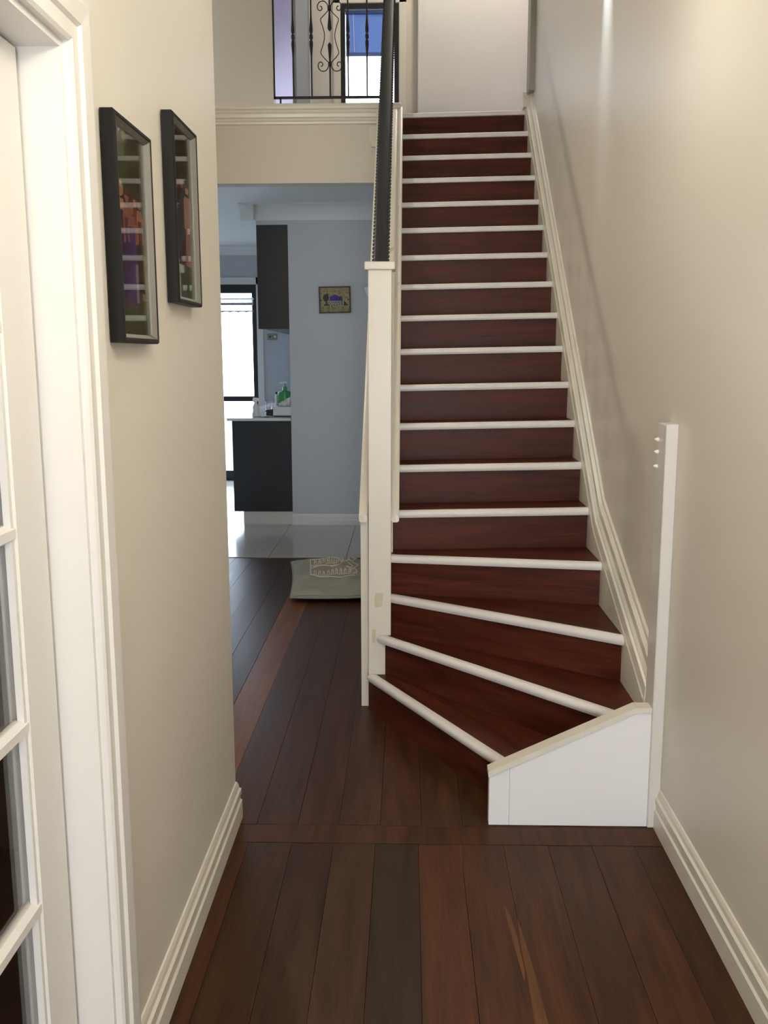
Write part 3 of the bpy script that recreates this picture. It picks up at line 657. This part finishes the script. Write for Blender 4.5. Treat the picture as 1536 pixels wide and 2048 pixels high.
struct('trim_15', boxes((SX1, SX1+0.075, 11.38, 11.40, 0, SZ1+0.08), (SX0-0.07, SX1+0.075, 11.38, 11.40, SZ1, SZ1+0.08)), WHITE, 'white architrave round the far sliding door')
lv = thing('lace_valance', 'white lace valance with ring pattern across the top of the sliding door', 'curtain', (-2.8, 11.40, 2.28))
obj('rod', tube([(SX0+0.02, 11.40, 2.215), (SX1-0.03, 11.40, 2.215)], 0.006, 8), WPLAST, lv)
bm = bmesh.new(); n = 240; vs = []
def lv_y(i): return 11.398+0.005*math.sin(i*0.9)
def strip(z0f, z1f, m, name):
    bm = bmesh.new(); V = []
    for i in range(n+1):
        x = SX0+0.03+(SX1-SX0-0.07)*i/n; yv = 11.398+0.004*math.sin(i*0.8)
        V.append((bm.verts.new((x, yv, z0f(i))), bm.verts.new((x, yv, z1f(i)))))
    for i in range(n): bm.faces.new((V[i][0], V[i+1][0], V[i+1][1], V[i][1]))
    return obj(name, bm, m, lv, True)
strip(lambda i: 2.17, lambda i: 2.235, LACE, 'heading')
strip(lambda i: 2.14, lambda i: 2.17, LACEG, 'band')
strip(lambda i: 2.055+0.010*abs(math.sin(i*0.26)), lambda i: 2.078, LACEG, 'scalloped_hem')
bm = bmesh.new()
for i in range(18):
    x = SX1-0.10-0.105*i
    tube([(x+0.024*math.cos(a*pi/8), 11.396, 2.109+0.026*math.sin(a*pi/8)) for a in range(17)], 0.003, 5, bm)
    tube([(x-0.052, 11.396, 2.138), (x-0.045, 11.396, 2.115), (x-0.052, 11.396, 2.100), (x-0.060, 11.396, 2.115), (x-0.053, 11.396, 2.138)], 0.0025, 5, bm)
e = obj('lace_rings', bm, LACEG, lv, True); e['kind'] = 'stuff'
struct('floor.004', box(-16, 10, 11.5, 36, -0.15, -0.03), PAVE, 'pale paving outside the sliding door', cat='floor')

cab = thing('base_cabinet', 'charcoal kitchen base cabinet run seen from its end panel', 'cabinet', (-1.31, 9.7, 0))
obj('end_panel', box(-1.588, -1.051, 8.360, 8.378, 0.125, 0.955, 0.001, 1), CAB, cab)
obj('carcass', box(-1.560, -1.051, 8.379, 11.05, 0.125, 0.955), CAB, cab)
for i in range(4):
    y0 = 8.384+i*0.665; d = obj('door', box(-1.582, -1.5605, y0, y0+0.66, 0.135, 0.945, 0.0015, 1), CAB, cab)
    obj('handle', tube([(-1.583, y0+0.60, 0.72), (-1.606, y0+0.60, 0.72), (-1.606, y0+0.60, 0.88), (-1.583, y0+0.60, 0.88)], 0.005, 6), STEEL, d)
obj('toe_kick', box(-1.505, -1.051, 8.372, 11.05, 0.004, 0.125), TOE, cab, label='pale recessed toe kick')
tag(obj('benchtop', box(-1.632, -1.051, 8.345, 11.10, 0.956, 0.982, 0.003, 1), BENCH), 'white stone benchtop on the charcoal base cabinet', 'benchtop')
uc = thing('wall_cabinet', 'tall charcoal wall cabinet hung beside the kitchen wall corner', 'cabinet', (-1.19, 9.4, 1.77))
obj('end_panel', box(-1.326, -1.051, 8.362, 8.380, 1.771, 2.662, 0.001, 1), CAB, uc)
obj('carcass', box(-1.304, -1.051, 8.381, 10.38, 1.771, 2.662), CAB, uc)
for i in range(4): obj('door', box(-1.324, -1.3045, 8.383+i*0.5, 8.383+i*0.5+0.495, 1.775, 2.658, 0.0015, 1), CAB, uc)
# splashback and switch on the far wall above the bench
SPL = mat('pale_glass_splashback', (0.46, 0.49, 0.53), 0.1)
tag(obj('splashback', box(-1.68, -1.06, 11.386, 11.399, 0.985, 1.80), SPL), 'pale glass splashback behind the far end of the bench', 'splashback')
po = thing('power_outlet', 'small dark power outlet on the pale splashback', 'power outlet', (-1.645, 11.385, 1.76))
obj('plate', box(-1.70, -1.58, 11.374, 11.3855, 1.725, 1.80, 0.003, 1), STEEL, po)
obj('switch', box(-1.615, -1.595, 11.368, 11.3745, 1.755, 1.775), WPLAST, po)
obj('switch', box(-1.675, -1.655, 11.368, 11.3745, 1.755, 1.775), BPLAST, po)
# things on the bench
ZBn = 0.982
tb = thing('tissue_box', 'white tissue box with a tissue pulled up near the kitchen wall corner', 'tissue box', (-1.145, 8.62, ZBn))
obj('carton', box(-1.235, -1.058, 8.52, 8.74, ZBn+0.011, ZBn+0.088, 0.002, 1), TISSUE, tb)
obj('tray', box(-1.228, -1.062, 8.525, 8.735, ZBn, ZBn+0.011), BPLAST, tb, label='black tray under the box')
bm = bmesh.new(); V = []
for i in range(9):
    a = i/8; V.append([bm.verts.new((-1.195+0.12*a+0.008*math.sin(i*2.1), 8.60+0.03*math.sin(i*1.3+j), ZBn+0.088+j*(0.010+0.022*a))) for j in range(4)])
for i in range(8):
    for j in range(3): bm.faces.new((V[i][j], V[i+1][j], V[i+1][j+1], V[i][j+1]))
o = obj('tissue', bm, TISSUE, tb, True); o.modifiers.new('thick', 'SOLIDIFY').thickness = 0.002
gb = thing('pump_bottle', 'green pump bottle behind the white tissue box', 'bottle', (-1.165, 8.84, ZBn))
obj('body', lathe([(0.04, 0), (0.066, 0.004), (0.068, 0.02), (0.068, 0.185), (0.060, 0.215), (0.020, 0.228), (0.020, 0.236)], (-1.165, 8.84, ZBn), 24), GREEN, gb, True)
obj('pump', tube([(-1.165, 8.84, ZBn+0.234), (-1.165, 8.84, ZBn+0.262), (-1.165, 8.84, ZBn+0.266), (-1.165, 8.84, ZBn+0.300)], [0.021, 0.021, 0.006, 0.006], 12), GREEN, gb, True)
obj('spout', tube([(-1.145, 8.84, ZBn+0.303), (-1.175, 8.835, ZBn+0.306), (-1.215, 8.825, ZBn+0.296)], [0.010, 0.009, 0.005], 8), WPLAST, gb, True)
wb = thing('slim_bottle', 'slim white bottle beside the green pump bottle', 'bottle', (-1.248, 8.84, ZBn))
obj('body', lathe([(0.010, 0), (0.013, 0.003), (0.013, 0.17), (0.009, 0.19), (0.008, 0.195)], (-1.248, 8.84, ZBn), 14), WPLAST, wb, True)
obj('cap', lathe([(0.010, 0.195), (0.010, 0.214), (0.004, 0.217)], (-1.248, 8.84, ZBn), 12), BPLAST, wb, True)
sb_ = thing('spray_bottle', 'white trigger spray bottle at the front left of the bench', 'bottle', (-1.40, 8.56, ZBn))
obj('body', lathe([(0.030, 0), (0.036, 0.004), (0.036, 0.02), (0.027, 0.055), (0.029, 0.09), (0.012, 0.125), (0.011, 0.135)], (-1.40, 8.56, ZBn), 18), WPLAST, sb_, True)
obj('trigger_head', prism_axis([(-1.418, 1.115), (-1.386, 1.115), (-1.384, 1.128), (-1.362, 1.130), (-1.360, 1.142), (-1.372, 1.152), (-1.420, 1.158), (-1.428, 1.135)], 'Y', 8.548, 8.572), WPLAST, sb_)
obj('trigger', tube([(-1.374, 8.56, 1.132), (-1.370, 8.56, 1.108), (-1.376, 8.56, 1.090)], [0.005, 0.005, 0.003], 6), WPLAST, sb_)
obj('base_foot', box(-1.40, -1.352, 8.545, 8.575, ZBn, ZBn+0.012, 0.004, 1), WPLAST, sb_)
ph = thing('handset', 'black handset lying on the bench left of the tissue box', 'phone', (-1.27, 8.78, ZBn))
obj('body', prism_axis([(-1.345, ZBn+0.030), (-1.335, ZBn+0.050), (-1.24, ZBn+0.062), (-1.215, ZBn+0.055), (-1.215, ZBn+0.040), (-1.30, ZBn+0.026)], 'Y', 8.76, 8.81), BPLAST, ph)
obj('cradle', box(-1.335, -1.225, 8.74, 8.83, ZBn, ZBn+0.028, 0.004, 1), BPLAST, ph)
tg = thing('tumbler', 'clear glass tumbler behind the white spray bottle', 'glass', (-1.415, 9.45, ZBn))
obj('cup', lathe([(0.0, 0.004), (0.030, 0.003), (0.036, 0.10), (0.034, 0.10), (0.028, 0.008), (0.0, 0.008)], (-1.415, 9.45, ZBn), 20), GLASS, tg, True)
sp_ = tag(obj('spoon', tube([(-1.345, 8.40, ZBn+0.003), (-1.30, 8.405, ZBn+0.006), (-1.275, 8.405, ZBn+0.004), (-1.255, 8.405, ZBn+0.003)], [0.003, 0.003, 0.009, 0.004], 8), STEEL, None, True), 'small metal spoon on the bench front edge', 'spoon')

# small picture of a house on the kitchen wall
hpic = thing('house_picture', 'small tilted green framed folk picture of a blue roofed house', 'picture', (-0.642, 8.355, 2.022))
hw, hh = 0.140, 0.115
def rot2(x, z, a=0.018): return (-0.642+x*math.cos(a)-z*math.sin(a), 2.022+x*math.sin(a)+z*math.cos(a))
for sx0, sx1, sz0, sz1 in ((-hw, hw, hh-0.011, hh), (-hw, hw, -hh, -hh+0.011), (-hw, -hw+0.011, -hh+0.011, hh-0.011), (hw-0.011, hw, -hh+0.011, hh-0.011)):
    obj('frame_side', prism_axis([rot2(sx0, sz0), rot2(sx1, sz0), rot2(sx1, sz1), rot2(sx0, sz1)], 'Y', 8.334, 8.358), TRIMGREEN, hpic)
def folk(u, v):
    c = mixc((150, 140, 92), (176, 164, 116), vn(u*10, v*9, 11))
    if 0.70 < v < 0.90 and hsh(int(u*26), int(v*16), 3) > 0.72: c = (150, 112, 84)
    if v < 0.22 and hsh(int(u*30), int(v*22), 4) > 0.7: c = (120, 112, 74)
    if 0.10 < v < 0.14 and 0.1 < u < 0.9: c = (140, 138, 84)
    if ell(u, v, 0.03, 0.48, 0.025, 0.03) or ell(u, v, 0.955, 0.50, 0.03, 0.03): c = (72, 40, 30)
    if ell(u, v, 0.20, 0.58, 0.10, 0.15) or ell(u, v, 0.24, 0.70, 0.05, 0.07): c = (52, 48, 26)
    if 0.18 < u < 0.24 and 0.28 < v < 0.5: c = (50, 44, 26)
    if 0.13 < u < 0.33 and 0.25 < v < 0.32: c = (64, 58, 30)
    if 0.78 < u < 0.96 and 0.26 < v < 0.26+0.22*(1-abs(u-0.80)/0.16): c = (56, 62, 38)
    if 0.30 < u < 0.62 and 0.24 < v < 0.48: c = (205, 196, 190) if (int(u*27)+int(v*22)) % 2 else (60, 40, 80)
    if 0.30 < u < 0.60 and 0.24 < v < 0.28: c = (130, 60, 60) if int(u*24) % 2 else (190, 170, 160)
    if 0.61 < u < 0.80 and 0.28 < v < 0.52: c = (190, 186, 180) if int(u*40) % 2 else (70, 66, 84)
    if 0.64 < u < 0.76 and 0.46 < v < 0.66-abs(u-0.70)*1.2: c = (58, 50, 96)
    if 0.33 < u < 0.66 and 0.46 < v < 0.72-abs(u-0.50)*0.55: c = mixc((44, 38, 128), (66, 60, 160), vn(u*12, v*12, 12))
    if 0.86 < u < 0.93 and 0.55 < v < 0.62: c = (160, 100, 90)
    return c
a0 = rot2(-hw+0.010, -hh+0.010); a1 = rot2(hw-0.010, -hh+0.010); a2 = rot2(-hw+0.010, hh-0.010)
print_obj('print', paint(folk, 70, 58), (a0[0], 8.345, a0[1]), (a1[0]-a0[0], 0, a1[1]-a0[1]), (a2[0]-a0[0], 0, a2[1]-a0[1]), hpic, vcol('folk_print', 0.6), 0.8)
obj('backing', prism_axis([a0, a1, (a1[0]+a2[0]-a0[0], a1[1]+a2[1]-a0[1]), a2], 'Y', 8.3475, 8.358), TRIMGREEN, hpic)
# wall sconce half hidden by the newel
sc_ = thing('wall_sconce', 'white half bowl wall light partly hidden behind the newel post', 'wall lamp', (-0.265, 8.359, 2.0))
obj('shade', lathe([(0.02, -0.03), (0.055, 0.0), (0.090, 0.045), (0.122, 0.115), (0.125, 0.125), (0.118, 0.122), (0.085, 0.048)], (-0.265, 8.356, 2.0), 20, None, pi, 2*pi), WPLAST, sc_, True)
obj('back_plate', box(-0.33, -0.20, 8.349, 8.3585, 1.99, 2.10, 0.003, 1), WPLAST, sc_)
# small box on the header
bx = thing('chime_box', 'small cream box on the header wall beside the stair capping', 'box', (-0.235, 6.59, 3.0))
obj('body', prism_axis([(-0.262, 3.045), (-0.254, 3.055), (-0.207, 3.055), (-0.207, 2.925), (-0.245, 2.925), (-0.262, 2.965)], 'Y', 6.555, 6.599), CREAMW, bx)
obj('cover_lip', box(-0.258, -0.207, 6.550, 6.5555, 2.975, 2.983), CREAMW, bx)

# ------------------------------------------------------------------ floor cushion
cu = thing('floor_cushion', 'grey green canvas floor cushion with pale line print by the kitchen opening', 'cushion', (-0.52, 6.15, 0))
cn = [(-0.74, 5.63), (-0.222, 5.66), (-0.222, 6.70), (-0.865, 6.69)]
NX, NY = 40, 48
def cpos(u, v, top):
    a = Vector(cn[0]).lerp(Vector(cn[1]), u); b = Vector(cn[3]).lerp(Vector(cn[2]), u); p = a.lerp(b, v)
    e = max(0.0, (1-abs(2*u-1)**3.2))**0.5*max(0.0, (1-abs(2*v-1)**3.6))**0.5
    mid = 0.032
    wob = 0.010*math.sin(u*8+v*4)+0.007*math.sin(v*19+u*5)+0.005*math.sin(u*25-v*11)+0.004*math.sin(v*43-u*6)
    px = p.x-0.016*math.sin(pi*v)*(1-u)*-1; py = p.y+0.012*math.sin(pi*u)*(2*v-1)
    if top: z = mid+e*(0.052+wob)
    else: z = mid-e*0.030
    return (px, py, max(z, 0.001))
rsT = [[cpos(i/NX, j/NY, True) for i in range(NX+1)] for j in range(NY+1)]
rsB = [[cpos(i/NX, j/NY, False) for i in range(NX+1)] for j in range(NY+1)]
bm = bmesh.new()
VT = [[bm.verts.new(p) for p in row] for row in rsT]; VB = [[bm.verts.new(p) for p in row] for row in rsB]
for j in range(NY):
    for i in range(NX):
        bm.faces.new((VT[j][i], VT[j][i+1], VT[j+1][i+1], VT[j+1][i])); bm.faces.new((VB[j][i], VB[j+1][i], VB[j+1][i+1], VB[j][i+1]))
bmesh.ops.remove_doubles(bm, verts=bm.verts[:], dist=0.0006)
obj('cover', bm, CUSH, cu, 'all')
def on_c(u, v): p = cpos(u, v, True); return (p[0], p[1], p[2]+0.0016)
bm = bmesh.new()
for side in (0.012, 0.988):
    obj('piping', tube([on_c(i/30, side) for i in range(2, 29)], 0.004, 6), CUSH, cu, True)
def stroke(pts, w_=0.0035, n_=5):
    P = smooth_path([(a, b, 0) for a, b in pts], n_); return tube([on_c(p.x, p.y) for p in P], w_, 5)
strokes = []
# printed frame
strokes += [[(0.26, 0.36), (0.25, 0.6), (0.25, 0.90)], [(0.26, 0.36), (0.5, 0.35), (0.72, 0.36), (0.90, 0.37)], [(0.25, 0.62), (0.45, 0.64), (0.62, 0.63)], [(0.25, 0.90), (0.4, 0.91), (0.62, 0.90)]]
rnd = random.Random(3)
for row, n_, v0, v1 in ((0, 9, 0.40, 0.52), (1, 7, 0.76, 0.88)):
    for i in range(n_):
        u0 = 0.30+i*0.062; 
        strokes.append([(u0, v0), (u0+0.01, v1), (u0+0.03, v1-0.01*rnd.random()*4), (u0+0.038, v0+0.04*rnd.random()), (u0+0.01, v0+0.05)])
strokes += [[(0.38, 0.66), (0.46, 0.73), (0.56, 0.77), (0.66, 0.74), (0.70, 0.66), (0.62, 0.60), (0.54, 0.62)], [(0.46, 0.66), (0.54, 0.70), (0.62, 0.68), (0.66, 0.72)], [(0.64, 0.90), (0.68, 0.80), (0.76, 0.78), (0.80, 0.88), (0.74, 0.95), (0.66, 0.92), (0.64, 0.86)],
            [(0.72, 0.88), (0.78, 0.93), (0.86, 0.86), (0.90, 0.92), (0.84, 0.80), (0.78, 0.82)], [(0.84, 0.76), (0.92, 0.70), (0.94, 0.60), (0.88, 0.52), (0.80, 0.50)], [(0.78, 0.70), (0.86, 0.64), (0.84, 0.54), (0.76, 0.56)], [(0.26, 0.66), (0.32, 0.74), (0.36, 0.68), (0.30, 0.64), (0.27, 0.70)], [(0.82, 0.40), (0.88, 0.50), (0.92, 0.42), (0.86, 0.40)]]
bm = bmesh.new()
for s in strokes:
    P = smooth_path([(0.225+(a-0.25)*0.84, b, 0) for a, b in s], 4); tube([on_c(p.x, p.y) for p in P], 0.0042, 5, bm)
e = obj('line_print', bm, THREAD, cu); e['kind'] = 'stuff'; e['label'] = 'pale line drawing printed on the cover'
